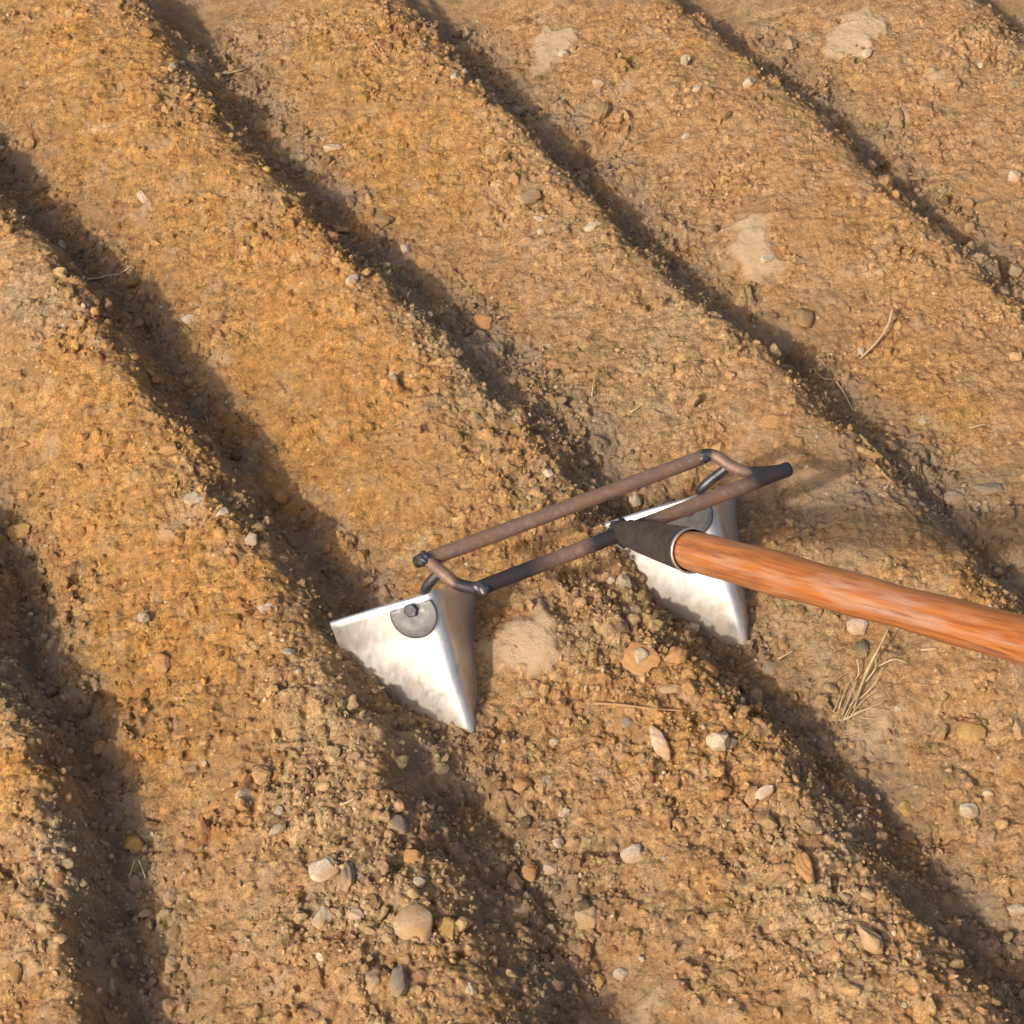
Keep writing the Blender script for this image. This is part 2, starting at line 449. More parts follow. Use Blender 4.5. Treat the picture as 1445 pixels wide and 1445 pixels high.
def bar_material(name, scorched=()):
    """rusty mild steel; scorched lists the (start, end) stretches blackened by welding, metres along the bar"""
    m, t, b = new_mat(name)
    at = N(t, 'ShaderNodeAttribute', attribute_name='along')
    sep = N(t, 'ShaderNodeSeparateXYZ'); t.links.new(at.outputs['Vector'], sep.inputs[0])
    co = at.outputs['Vector']
    c = mixc(t, ramp(t, noise(t, co, 60, 6, .65), [(.36, 0.0), (.62, 1.0)]), (.19, .125, .095), (.27, .145, .080))
    c = mixc(t, ramp(t, noise(t, co, 160, 5, .7), [(.5, 0.0), (.7, .6)]), c, (.34, .27, .24))
    wob = N(t, 'ShaderNodeMath', operation='MULTIPLY_ADD'); t.links.new(noise(t, co, 70, 3), wob.inputs[0]); wob.inputs[1].default_value = .03
    t.links.new(sep.outputs[2], wob.inputs[2])
    for (a, e) in scorched:
        mr = N(t, 'ShaderNodeMapRange'); t.links.new(wob.outputs[0], mr.inputs[0])
        mid = (a + e) / 2 + .015; half = (e - a) / 2
        sub = N(t, 'ShaderNodeMath', operation='SUBTRACT'); t.links.new(wob.outputs[0], sub.inputs[0]); sub.inputs[1].default_value = mid
        ab = N(t, 'ShaderNodeMath', operation='ABSOLUTE'); t.links.new(sub.outputs[0], ab.inputs[0])
        t.links.new(ab.outputs[0], mr.inputs[0])
        mr.inputs[1].default_value = half * .7; mr.inputs[2].default_value = half * 1.15; mr.inputs[3].default_value = .92; mr.inputs[4].default_value = 0
        c = mixc(t, mr.outputs[0], c, (.020, .021, .026))
    t.links.new(c, b.inputs['Base Color'])
    b.inputs['Metallic'].default_value = .35
    t.links.new(ramp(t, noise(t, co, 90, 4), [(.3, .46), (.7, .72)]), b.inputs['Roughness'])
    bp = N(t, 'ShaderNodeBump', Strength=.25, Distance=.0008)
    t.links.new(noise(t, co, 420, 4, .7), bp.inputs['Height']); t.links.new(bp.outputs[0], b.inputs['Normal'])
    return m


def blade_material():
    m, t, b = new_mat('bright_steel')
    co = N(t, 'ShaderNodeTexCoord').outputs['Object']
    mp = N(t, 'ShaderNodeMapping'); mp.inputs['Scale'].default_value = (1, 1, .12); mp.inputs['Rotation'].default_value = (R(20), R(15), 0)
    t.links.new(co, mp.inputs['Vector'])
    c = mixc(t, ramp(t, noise(t, co, 26, 5, .6), [(.42, 0.0), (.66, 1.0)]), (.76, .72, .65), (.62, .585, .53))
    c = mixc(t, ramp(t, noise(t, mp.outputs[0], 260, 4, .6), [(.5, 0.0), (.75, .35)]), c, (.66, .63, .60))
    zz = N(t, 'ShaderNodeSeparateXYZ'); t.links.new(co, zz.inputs[0])
    lowm = N(t, 'ShaderNodeMapRange'); t.links.new(zz.outputs[2], lowm.inputs[0])
    lowm.inputs[1].default_value = .045; lowm.inputs[2].default_value = -.025; lowm.inputs[3].default_value = 0.0; lowm.inputs[4].default_value = .30
    sm = N(t, 'ShaderNodeMath', operation='ADD'); t.links.new(lowm.outputs[0], sm.inputs[0]); t.links.new(noise(t, co, 55, 7, .68), sm.inputs[1])
    dirt = ramp(t, sm.outputs[0], [(.69, 0.0), (.82, .55)])
    c = mixc(t, dirt, c, (.33, .21, .10))
    met = N(t, 'ShaderNodeMath', operation='MULTIPLY_ADD'); t.links.new(dirt, met.inputs[0]); met.inputs[1].default_value = -1.0; met.inputs[2].default_value = .95
    t.links.new(met.outputs[0], b.inputs['Metallic'])
    t.links.new(c, b.inputs['Base Color'])
    t.links.new(ramp(t, noise(t, mp.outputs[0], 180, 4, .6), [(.3, .40), (.7, .58)]), b.inputs['Roughness'])
    bp = N(t, 'ShaderNodeBump', Strength=.12, Distance=.0006)
    t.links.new(noise(t, mp.outputs[0], 300, 4, .6), bp.inputs['Height']); t.links.new(bp.outputs[0], b.inputs['Normal'])
    return m


def plain_metal(name, c0, c1, rough=.45, metal=.7):
    m, t, b = new_mat(name)
    co = N(t, 'ShaderNodeTexCoord').outputs['Object']
    c = mixc(t, ramp(t, noise(t, co, 120, 5, .65), [(.36, 0.0), (.64, 1.0)]), c0, c1)
    t.links.new(c, b.inputs['Base Color']); b.inputs['Metallic'].default_value = metal; b.inputs['Roughness'].default_value = rough
    bp = N(t, 'ShaderNodeBump', Strength=.25, Distance=.0006)
    t.links.new(noise(t, co, 500, 4, .7), bp.inputs['Height']); t.links.new(bp.outputs[0], b.inputs['Normal'])
    return m


# ------------------------------------------------------------------ mesh helpers
def mesh_from(name, V, F, mats, smooth=True):
    me = bpy.data.meshes.new(name)
    me.from_pydata([tuple(map(float, v)) for v in V], [], F)
    me.materials.append(mats)
    if smooth:
        me.polygons.foreach_set('use_smooth', [True] * len(me.polygons))
    me.update()
    return me


def obj(name, me, parent=None, loc=None):
    o = bpy.data.objects.new(name, me)
    C.objects.link(o)
    if loc is not None: o.location = loc
    if parent: o.parent = parent
    return o


def tag(o, label, cat=None, group=None, kind=None):
    o['label'] = label
    if cat: o['category'] = cat
    if group: o['group'] = group
    if kind: o['kind'] = kind
    return o


def big_mesh(name, co, quads, mat, attr, values, k=4, smooth=True):
    me = bpy.data.meshes.new(name)
    nv = len(co); nf = len(quads)
    me.vertices.add(nv); me.vertices.foreach_set('co', np.ascontiguousarray(co, np.float32).ravel())
    me.loops.add(nf * k); me.loops.foreach_set('vertex_index', np.ascontiguousarray(quads, np.int32).ravel())
    me.polygons.add(nf); me.polygons.foreach_set('loop_start', np.arange(0, nf * k, k, dtype=np.int32))
    try: me.polygons.foreach_set('loop_total', np.full(nf, k, np.int32))
    except Exception: pass
    me.polygons.foreach_set('use_smooth', np.full(nf, smooth, bool))
    me.materials.append(mat)
    a = me.color_attributes.new(attr, 'FLOAT_COLOR', 'POINT')
    a.data.foreach_set('color', np.ascontiguousarray(values, np.float32).ravel())
    me.update(calc_edges=True)
    return me


# ------------------------------------------------------------------ ground
H_, W_ = X.shape
idx = np.arange(H_ * W_, dtype=np.int32).reshape(H_, W_)
quads = np.stack([idx[:-1, :-1], idx[:-1, 1:], idx[1:, 1:], idx[1:, :-1]], -1).reshape(-1, 4)
shade_damp_all = np.full(X.shape, .2, np.float32); shade_damp_all[sl] = shade_damp
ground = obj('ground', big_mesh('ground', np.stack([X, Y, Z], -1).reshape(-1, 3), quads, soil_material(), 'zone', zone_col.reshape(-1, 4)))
_a = ground.data.attributes.new('shade_damp', 'FLOAT', 'POINT'); _a.data.foreach_set('value', shade_damp_all.ravel())
ground['kind'] = 'structure'
ground['label'] = 'orange brown tilled soil raised in diagonal ridges and furrows'

# ------------------------------------------------------------------ loose crumbs
rng = np.random.default_rng(7)


def ico(sub):
    bm = bmesh.new(); bmesh.ops.create_icosphere(bm, subdivisions=sub, radius=1.0)
    bm.verts.ensure_lookup_table()
    V = np.array([v.co[:] for v in bm.verts], np.float32); F = np.array([[v.index for v in f.verts] for f in bm.faces], np.int32)
    bm.free()
    return V, F


def rock_shape(V, r, cuts=7, bump=.18):
    """cut a ball by random planes and roughen it"""
    V = V.copy()
    for _ in range(cuts):
        n = r.normal(size=3); n /= np.linalg.norm(n); d = r.uniform(.55, .85)
        q = V @ n; over = np.maximum(q - d, 0)
        V -= np.outer(over * .9, n)
    ph = r.uniform(0, 6.28, 9); k = r.normal(size=(3, 3)) * 2.2
    V *= (1 + bump * .5 * (np.sin(V @ k[0] + ph[0]) + np.sin(V @ k[1] * 1.7 + ph[1])) * .6 + bump * .4 * np.sin(V @ k[2] * 3.1 + ph[2]))[:, None]
    return V.astype(np.float32)


def scatter_crumbs(n_try, r_lo, r_hi, power, sub, dens_gain, cuts):
    base, F = ico(sub)
    shapes = [rock_shape(base, rng, cuts, .22) for _ in range(24)]
    x = rng.uniform(FX[0] + .03, FX[1] - .03, n_try); y = rng.uniform(FY[0] + .03, FY[1] - .03, n_try)
    i = ((x - ax[ex0]) / STEP).astype(int).clip(0, nx - 1); j = ((y - ay[ey0]) / STEP).astype(int).clip(0, ny - 1)
    keep = rng.random(n_try) < np.clip(gravel[j, i] ** 1.3 * dens_gain, 0, 1)
    x, y, i, j = x[keep], y[keep], i[keep], j[keep]; n = len(x)
    r = r_lo + (r_hi - r_lo) * rng.random(n) ** power
    z = Z[sl][j, i] + r * rng.uniform(-.25, .40, n)
    q = rng.normal(size=(n, 4)); q /= np.linalg.norm(q, axis=1)[:, None]
    w, a, b, c = q.T
    M = np.stack([1 - 2 * (b * b + c * c), 2 * (a * b - c * w), 2 * (a * c + b * w), 2 * (a * b + c * w), 1 - 2 * (a * a + c * c), 2 * (b * c - a * w),
                  2 * (a * c - b * w), 2 * (b * c + a * w), 1 - 2 * (a * a + b * b)], -1).reshape(n, 3, 3)
    st = rng.uniform(.55, 1.35, (n, 3)) * r[:, None]
    sh = np.array(shapes)[rng.integers(0, len(shapes), n)] * st[:, None, :]
    V = np.einsum('nij,nvj->nvi', M, sh) + np.stack([x, y, z], -1)[:, None, :]
    FF = (F[None] + (np.arange(n) * len(base))[:, None, None]).reshape(-1, 3)
    o_, g_ = orange[j, i][:, None], grey[j, i][:, None]
    col = np.array(TAN_C) * (1 - o_) + np.array(ORANGE_C) * o_
    col = col * (1 - g_) + np.array(GREY_C) * g_
    d_ = shade_damp[j, i][:, None] * .8
    col = col * (1 - d_) + np.array(SHADE_DAMP_C) * d_
    col = col * rng.uniform(.72, 1.22, (n, 1)) * rng.uniform(.95, 1.05, (n, 3))
    pale = rng.random(n) < .035
    col[pale] = np.array((.43, .33, .215)) * rng.uniform(.75, 1.2, (pale.sum(), 1))
    dark = rng.random(n) < .08
    col[dark] *= .6
    T = np.concatenate([col, np.ones((n, 1))], 1)
    return V.reshape(-1, 3), FF, np.repeat(T, len(base), 0)


parts = [scatter_crumbs(90000, .0010, .0032, 2.2, 1, .75, 5), scatter_crumbs(11000, .003, .0085, 3.0, 2, .5, 11)]
off = 0; VV = []; FFs = []; TT = []
for v, f, tcol in parts:
    VV.append(v); FFs.append(f + off); TT.append(tcol); off += len(v)
crumbs = obj('soil_crumbs', big_mesh('soil_crumbs', np.concatenate(VV), np.concatenate(FFs), crumb_material(), 'tint', np.concatenate(TT), 3, False))
tag(crumbs, 'loose soil crumbs and fine gravel scattered over the ridges and furrows', 'soil crumbs', None, 'stuff')

# ------------------------------------------------------------------ the hoe
U = 0.65 / 0.9
ORG = on_plane(621, 838, 0.080)                            # top of the first blade's fold
ORG2 = on_plane(1010, 697, 0.080)                          # and of the second's
B_ = ORG2 - ORG; SPAN = float(np.linalg.norm(B_)); B_ /= SPAN   # along the bars
P_ = np.array([B_[1], -B_[0], 0])                          # the way the hoe is pulled
K_ = np.array([0, 0, 1.0])


def T(b, p, z):
    """hoe space (along bars, pull direction, up; metres) to the world"""
    return ORG + B_ * b * U + P_ * p * U + K_ * z * U


hoe = bpy.data.objects.new('furrow_hoe', None)
C.objects.link(hoe)
hoe.empty_display_size = .1
hoe.location = tuple(on_plane(660, 1010, ZB))
tag(hoe, 'two bladed steel furrow hoe with rusty twin bar frame and orange wooden handle', 'hoe')


def hpart(name, me, parent=None):
    o = bpy.data.objects.new(name, me); C.objects.link(o)
    o.parent = parent or hoe
    if parent is None:
        o.location = -hoe.location
    return o


def tube(path, radii, mat, name, seg=20, cap=True, squash=None):
    """swept round bar with an 'along' attribute (cross-section x, y, metres along)"""
    path = [np.asarray(p, float) for p in path]
    V = []; A = []; F = []; L = 0.0
    prev_n = None
    for k, p in enumerate(path):
        d = path[min(k + 1, len(path) - 1)] - path[max(k - 1, 0)]; d /= np.linalg.norm(d)
        if k: L += np.linalg.norm(p - path[k - 1])
        ref = np.array([0, 0, 1.0]) if abs(d[2]) < .9 else np.array([1.0, 0, 0])
        if prev_n is not None: ref = prev_n
        n1 = ref - d * ref.dot(d); n1 /= np.linalg.norm(n1); prev_n = n1
        n2 = np.cross(d, n1)
        r = radii[k] if hasattr(radii, '__len__') else radii
        for s in range(seg):
            a = 2 * math.pi * s / seg
            V.append(p + (n1 * math.cos(a) + n2 * math.sin(a)) * r); A.append((math.cos(a) * r, math.sin(a) * r, L))
    n = len(path)
    for k in range(n - 1):
        for s in range(seg):
            F.append((k * seg + s, k * seg + (s + 1) % seg, (k + 1) * seg + (s + 1) % seg, (k + 1) * seg + s))
    if cap:
        F.append(tuple(range(seg))[::-1]); F.append(tuple(range((n - 1) * seg, n * seg)))
    me = mesh_from(name, V, F, mat)
    at = me.attributes.new('along', 'FLOAT_VECTOR', 'POINT')
    at.data.foreach_set('vector', np.array(A, np.float32).ravel())
    if cap:
        for f in me.polygons:
            if len(f.vertices) == seg: f.use_smooth = False
    me.update()
    return me


def line(a, b, n, sag=None):
    a = np.asarray(a, float); b = np.asarray(b, float)
    return [a + (b - a) * t for t in np.linspace(0, 1, n)]


def rounded(a, b, r, n=14):
    """bar ends slightly rounded off by forging"""
    t = np.concatenate([[0, .002, .012], np.linspace(.03, .97, n), [.988, .998, 1]])
    rad = np.interp(t, [0, .004, .012, .03, .97, .988, .996, 1], np.array([.90, .98, 1, 1, 1, 1, .98, .90]) * r)
    a = np.asarray(a, float); b = np.asarray(b, float)
    rr = random.Random(int(abs(a[0]) * 1e5))
    return [a + (b - a) * k for k in t], [x * rr.uniform(.975, 1.025) for x in rad]


BAR_R = .0090 * U
ZF = .032
span = SPAN / U
ZBAR = ORG[2] + ZF * U
front_a, front_b = on_plane(672, 832, ZBAR), on_plane(1114, 661, ZBAR)
back_a, back_b = on_plane(600, 791, ZBAR), on_plane(994, 644, ZBAR)
fl = float(np.linalg.norm(front_b - front_a))
pth, rad = rounded(front_a, front_b, BAR_R)
m_front = bar_material('scorched_bar', [(-.06, .066), (fl - .045, fl + .05), (fl * .43 - .030, fl * .43 + .035)])
m_back = bar_material('rusty_bar', [(-.03, .008)])
m_arm = bar_material('welded_bar', [(-.02, .012), (.045, .08)])
m_dark = plain_metal('weld_metal', (.05, .05, .055), (.12, .115, .115), .4, .6)
m_soc = plain_metal('dark_steel', (.055, .05, .046), (.10, .088, .078), .48, .55)
m_bolt = plain_metal('grey_steel', (.11, .11, .105), (.19, .185, .175), .5, .65)
m_rim = plain_metal('worn_edge', (.62, .58, .52), (.48, .44, .40), .35, .8)
hpart('front_bar', tube(pth, rad, m_front, 'front_bar'))
pth, rad = rounded(back_a, back_b, BAR_R)
hpart('back_bar', tube(pth, rad, m_back, 'back_bar'))


def curve_pts(pts, n=8):
    pts = [np.asarray(p, float) for p in pts]
    P = [2 * pts[0] - pts[1]] + pts + [2 * pts[-1] - pts[-2]]
    out = []
    for i in range(1, len(P) - 2):
        for t in np.linspace(0, 1, n, endpoint=False):
            a, b, c, d = P[i - 1], P[i], P[i + 1], P[i + 2]
            out.append(.5 * ((2 * b) + (c - a) * t + (2 * a - 5 * b + 4 * c - d) * t * t + (3 * b - a - 3 * c + d) * t ** 3))
    out.append(pts[-1])
    return out


def weld_bead(p, r, seed, name='weld', parent=None):
    rr = np.random.default_rng(seed)
    V, F = ico(3)
    V = rock_shape(V, rr, 2, .35) * (r * np.array([1.15, 1.0, .85])) + p
    return hpart(name, mesh_from(name, V, [tuple(f) for f in F], m_dark), parent)


# side arms, each a bent bar joining back bar to front bar
def Q(px, py, dz=0.0):
    return on_plane(px, py, ZBAR + dz * U)


armL = curve_pts([Q(589, 793, -.010), Q(600, 789, -.001), Q(624, 808, .001), Q(645, 824, -.003), Q(676, 832, -.004)], 7)
hpart('side_arm', tube(armL, .0073 * U, m_arm, 'side_arm'))
armR = curve_pts([Q(990, 642, .003), Q(1008, 643, .004), Q(1036, 660, .002), Q(1062, 667, -.001), Q(1100, 664, -.003)], 7)
hpart('side_arm', tube(armR, .0073 * U, m_arm, 'side_arm'))
for k, (p, r) in enumerate([(Q(601, 789, .002), .0088), (Q(679, 831, .001), .0092), (Q(992, 644, .002), .0090), (Q(1090, 668, .000), .0088)]):
    weld_bead(p, r * U, 50 + k)

m_blade = blade_material()


def blade(b0, seed):
    """a plate folded along its middle: two swept wings meeting on a forward leaning edge"""
    w = .102
    fold = [(-.006, 0, .004), (-.0075, .033, -.037), (-.009, .069, -.079), (-.0105, .110, -.123), (-.011, .128, -.150)]
    V = []; nu = 9
    rows = []
    rr = random.Random(seed)
    for side in (-1, 1):
        if side < 0:
            outer = [(-.119, -.054, -.056), (-.115, -.038, -.090), (-.105, -.005, -.125), (-.075, .045, -.160), (-.05, .09, -.185)]
        else:
            outer = [(.106, -.100, -.150), (.104, -.080, -.172), (.095, -.040, -.190), (.070, .03, -.205), (.05, .08, -.215)]
        grid = []
        for k, fpt in enumerate(fold):
            row = []
            o = outer[k]
            for i in range(nu):
                t = i / (nu - 1)
                tt = t
                fx = np.array(fpt) * (1 - tt) + np.array(o) * tt
                # soft fold radius and slight dish
                soft = .004 * math.exp(-t / .08)
                fx = fx + np.array((0, -soft, 0)) + np.array((0, -1, 0)) * .006 * math.sin(math.pi * t) * (.5 + .5 * k / 4) * .5
                row.append(fx)
            grid.append(row)
        rows.append(grid)
    # one sheet, from outer left over the fold to outer right
    sheet = [list(reversed(rows[0][k])) + rows[1][k][1:] for k in range(5)]
    # resample denser down the rows
    dense = []
    for k in range(4):
        for t in np.linspace(0, 1, 5, endpoint=False):
            dense.append([a * (1 - t) + b * t for a, b in zip(sheet[k], sheet[k + 1])])
    dense.append(sheet[4])
    ncol = len(dense[0]); nrow = len(dense)
    Vf = [T(b0 + q[0], q[1], q[2]) for row in dense for q in row]
    th = .0030 * U
    Vb = [T(b0 + q[0], q[1] - .0036, q[2] - .001) for row in dense for q in row]
    F = []
    n = nrow * ncol
    for k in range(nrow - 1):
        for i in range(ncol - 1):
            a = k * ncol + i
            F.append((a, a + ncol, a + ncol + 1, a + 1))
            F.append((n + a, n + a + 1, n + a + ncol + 1, n + a + ncol))
    ring = [i for i in range(ncol)] + [k * ncol + ncol - 1 for k in range(1, nrow)] + [(nrow - 1) * ncol + i for i in range(ncol - 2, -1, -1)] + [k * ncol for k in range(nrow - 2, 0, -1)]
    for i in range(len(ring)):
        a, b = ring[i], ring[(i + 1) % len(ring)]
        F.append((a, b, n + b, n + a))
    me = mesh_from('blade', Vf + Vb, F, m_blade)
    for poly in list(me.polygons)[-len(ring):]: poly.use_smooth = False
    o = hpart('blade', me)
    # backing washer welded on the left wing, a stud up to the side arm, a nut
    e1 = np.array((-.113, -.054, -.060)); e1 /= np.linalg.norm(e1)
    e2 = np.array(fold[3]) - np.array(fold[0]); e2 /= np.linalg.norm(e2)
    nrm = np.cross(e1, e2); nrm /= np.linalg.norm(nrm)
    if nrm[1] < 0: nrm = -nrm
    e2 = np.cross(nrm, e1)
    if e2[2] > 0: e2 = -e2
    c = np.array((-.006, 0, .004)) + e1 * .034 + e2 * .0165
    def disc(center, r, thick, seg, name, mat, cut=1.0, rings=((1, 0), (1, .8), (.93, 1), (0.55, 1.05))):
        V = []; F = []
        for (f, h) in rings:
            for s in range(seg):
                a = 2 * math.pi * s / seg
                q = center + e1 * math.cos(a) * r * f + e2 * max(math.sin(a) * r * f, -cut) + nrm * thick * h
                V.append(T(b0 + q[0], q[1], q[2]))
        for k in range(len(rings) - 1):
            for s in range(seg):
                F.append((k * seg + s, k * seg + (s + 1) % seg, (k + 1) * seg + (s + 1) % seg, (k + 1) * seg + s))
        F.append(tuple((len(rings) - 1) * seg + s for s in range(seg)))
        me = mesh_from(name, V, F, mat, seg > 8)
        bm = bmesh.new(); bm.from_mesh(me); bmesh.ops.recalc_face_normals(bm, faces=bm.faces); bm.to_mesh(me); bm.free()
        return hpart(name, me, o)
    disc(c, .0290, .0030, 48, 'washer', m_bolt, .0115)
    c2 = c + e2 * (-.0065) + nrm * .0030
    disc(c2, .0088, .0050, 6, 'nut', m_dark, 1.0, ((1, 0), (1, .85), (.86, 1)))
    jn = Q(622, 805, -.004) if b0 == 0 else Q(1031, 656, -.002)
    up0 = np.array((-.014, -.012, -.012))
    pts = curve_pts([T(b0 + up0[0], up0[1], up0[2]), T(b0 + up0[0] + .003, up0[1], .006), jn], 5)
    hpart('stud', tube(pts, .0060 * U, m_dark, 'stud', 14), o)
    return o


blade(0.0, 1)
blade(span, 2)

# socket and handle, both along one axis in the pull plane
base = on_plane(880, 751, ZBAR)
rim_d = float((base - CAM) @ FWD) - .058                  # the handle comes up towards the person holding it
far_d = rim_d / 1.34


def at_depth(px, py, d):
    r_ = ray(px, py)
    return CAM + r_ * (d / float(r_ @ FWD))


AX = at_depth(1445, 904, far_d) - at_depth(985, 780, rim_d); AX /= np.linalg.norm(AX)
AX = .5 * AX + .5 * (at_depth(1445, 904, far_d) - base) / np.linalg.norm(at_depth(1445, 904, far_d) - base); AX /= np.linalg.norm(AX)
soc_len = .170 * U
print('handle axis', AX, 'elevation', math.degrees(math.asin(AX[2])))
for _t in np.linspace(.05, .3, 11):
    _p = base + AX * _t - CAM; print(round(float(_t), 3), 722.5 + FPX * _p[0] / (_p @ FWD), 722.5 - FPX * (_p @ UPV) / (_p @ FWD))
prof = [(.000, .0140), (.010, .0152), (.03, .0170), (.06, .0192), (.10, .0216), (.165, .0250)]
pth = [base + AX * (a * U) for a, r in prof]


def lathe(axis_pts, radii, mat, name, seg=40):
    n1 = np.cross(AX, K_); n1 /= np.linalg.norm(n1); n2 = np.cross(AX, n1)
    V = []; F = []; A = []
    for a, r in zip(axis_pts, radii):
        for s in range(seg):
            q = 2 * math.pi * s / seg
            V.append(base + AX * a + (n1 * math.cos(q) + n2 * math.sin(q)) * r); A.append((math.cos(q) * r, math.sin(q) * r, a))
    for k in range(len(axis_pts) - 1):
        for s in range(seg):
            F.append((k * seg + s, k * seg + (s + 1) % seg, (k + 1) * seg + (s + 1) % seg, (k + 1) * seg + s))
    me = mesh_from(name, V, F, mat)
    at = me.attributes.new('along', 'FLOAT_VECTOR', 'POINT'); at.data.foreach_set('vector', np.array(A, np.float32).ravel())
    bm = bmesh.new(); bm.from_mesh(me); bmesh.ops.recalc_face_normals(bm, faces=bm.faces); bm.to_mesh(me); bm.free()
    return me


socket = hpart('socket', lathe([a * U for a, r in prof[:6]], [r * U for a, r in prof[:6]], m_soc, 'socket'))
hpart('socket_rim', lathe([.165 * U, .168 * U, .1698 * U, .1698 * U, .160 * U], [.0251 * U, .0259 * U, .0256 * U, .0236 * U, .0230 * U], m_rim, 'socket_rim'), socket)
weld_bead(base - AX * .002, .016 * U, 77, 'weld', socket)
hl = .95
n = 60
aa = np.concatenate([[.10 * U], np.linspace(.160 * U, hl, n)])
hr = [.0190 * U] + [(.0210 + .0015 * math.sin(i * .21) + .0006 * math.sin(i * .83)) * U for i in range(n)]
hpart('handle', lathe(aa, hr, wood_material(), 'handle', 48))

# ------------------------------------------------------------------ stones, clods and flakes one can point at
MATS = {
    'white': stone_material('pale_quartz', (.50, .41, .295), (.40, .30, .19), .35),
    'pink': stone_material('pinkish_shard', (.54, .39, .27), (.44, .30, .19), .25),
    'grey': stone_material('grey_stone', (.26, .205, .145), (.20, .155, .105), .3),
    'tan': stone_material('tan_stone', (.42, .29, .165), (.34, .215, .11), .25),
    'orange': stone_material('orange_clay', (.43, .22, .085), (.37, .18, .065), .3),
    'brown': stone_material('brown_clod', (.30, .19, .095), (.24, .14, .065), .3),
    'ochre': stone_material('ochre_clay', (.44, .27, .085), (.36, .21, .07), .25),
    'dark': stone_material('dark_clod', (.16, .125, .09), (.11, .09, .07), .3),
}
ICO3 = ico(4)


def stone(kind, mat, px, py, w, h, label, cat=None, flat=.6, turn=0.0, sink=.45, cuts=9, seed=None, group=None, bump=.13):
    """w, h: size seen in the photo (px) across and along; turn in degrees, counter-clockwise in the photo"""
    p = hit(px, py); s = px_size(p)
    r = np.random.default_rng(seed if seed is not None else int(px * 13 + py * 7))
    V = rock_shape(ICO3[0], r, cuts, bump)
    V = V / np.abs(V).max(axis=0)
    fine_n = np.sin(V[:, 0] * 17 + r.uniform(0, 6)) * np.sin(V[:, 1] * 15 + r.uniform(0, 6)) * np.sin(V[:, 2] * 16 + 1)
    V = V * (1 + .018 * fine_n)[:, None]
    a = w * s / 2; b = h * s / 2 * 1.12; c = flat * (a * b) ** .5
    V = V * np.array([a, b, c])
    o = bpy.data.objects.new(kind, mesh_from(kind, V, [tuple(f) for f in ICO3[1]], MATS[mat], True))
    C.objects.link(o)
    e = .006
    nx_ = -(float(surf(p[0] + e, p[1])) - float(surf(p[0] - e, p[1]))) / (2 * e); ny_ = -(float(surf(p[0], p[1] + e)) - float(surf(p[0], p[1] - e))) / (2 * e)
    nrm = Vector((nx_ * .5, ny_ * .5, 1)).normalized()
    q = nrm.to_track_quat('Z', 'Y')
    o.rotation_mode = 'QUATERNION'
    from mathutils import Quaternion
    yaw = Quaternion((0, 0, 1), R(turn) - q.to_euler().z)
    o.rotation_quaternion = q @ yaw
    o.location = Vector(p) + nrm * (c * (1 - 2 * sink))
    tag(o, label, cat or ('clod' if 'clod' in kind else 'stone'), group)
    return o


S = stone
S('white_pebble', 'white', 244, 96, 13, 20, 'larger of two white pebbles side by side near the top left', turn=-10)
S('white_pebble', 'white', 257, 90, 10, 18, 'slimmer of two white pebbles side by side near the top left', turn=-25)
S('white_pebble', 'white', 642, 110, 15, 18, 'white pebble beside a cream one on the top middle ridge')
S('cream_pebble', 'pink', 656, 103, 11, 20, 'slim cream pebble beside a white one on the top middle ridge', turn=-20)
S('white_pebble', 'white', 497, 397, 18, 24, 'lone white pebble on the ridge crest left of a dark furrow', turn=-15)
S('tan_slab', 'tan', 746, 281, 42, 26, 'tilted tan slab with dark shaded edge on upper middle ridge', flat=.4, turn=48, sink=.2)
S('grey_stone', 'grey', 699, 494, 28, 24, 'round grey stone at the end of a dark furrow', flat=.7)
S('orange_clod', 'orange', 684, 455, 38, 26, 'pointed orange clod at the end of a dark furrow above grey stone', turn=-35)
S('orange_clod', 'orange', 1090, 596, 40, 22, 'flat orange clod above the right end of the hoe frame', flat=.4)
S('white_pebble', 'white', 1056, 117, 28, 16, 'oblong whitish pebble near furrow at the upper right', turn=32)
S('white_pebble', 'white', 984, 125, 16, 11, 'small slanted white pebble on the upper middle right ridge', turn=35)
S('white_pebble', 'white', 968, 192, 15, 10, 'small slanted white pebble below another on the same upper ridge', turn=40)
S('white_pebble', 'white', 838, 320, 30, 16, 'oblong whitish pebble beside the central furrow', turn=33)
S('white_pebble', 'white', 764, 326, 15, 11, 'small white pebble below the tilted tan slab', turn=38)
S('pale_stone', 'white', 1081, 366, 22, 13, 'pale stone just below the cream dust patch at right', turn=25)
S('pale_stone', 'white', 796, 76, 20, 13, 'pale stone just below the dust patch at top middle', turn=25)
S('pale_stone', 'white', 1224, 76, 20, 13, 'pale stone just below the dust patch at top right', turn=25)
S('pale_stone', 'pink', 843, 118, 22, 16, 'dull pale stone right of the top middle dust patch')
S('pale_stone', 'pink', 1430, 250, 24, 22, 'dull pale stone at the right edge below the top corner')
S('tan_clod', 'tan', 1432, 385, 26, 24, 'tan clod at the right edge where a furrow leaves the picture')
S('dark_clod', 'brown', 850, 160, 24, 34, 'upright brown clod casting shade beside a small hollow near top middle', turn=-15, sink=.3)
S('dark_clod', 'brown', 1135, 452, 26, 36, 'upright brown clod casting shade beside a hollow right of centre', turn=-15, sink=.3)
S('dark_clod', 'brown', 1265, 168, 22, 30, 'upright brown clod beside a hollow at the upper right', turn=-15, sink=.3)
S('white_pebble', 'white', 1302, 596, 13, 14, 'tiny round white pebble on the right ridge below straw')
S('white_pebble', 'white', 1207, 580, 11, 11, 'tiny white pebble at the tip of a thin bent straw')
S('grey_stone', 'grey', 1395, 692, 44, 22, 'grey stone lying in the handle shadow at the right edge', flat=.5)
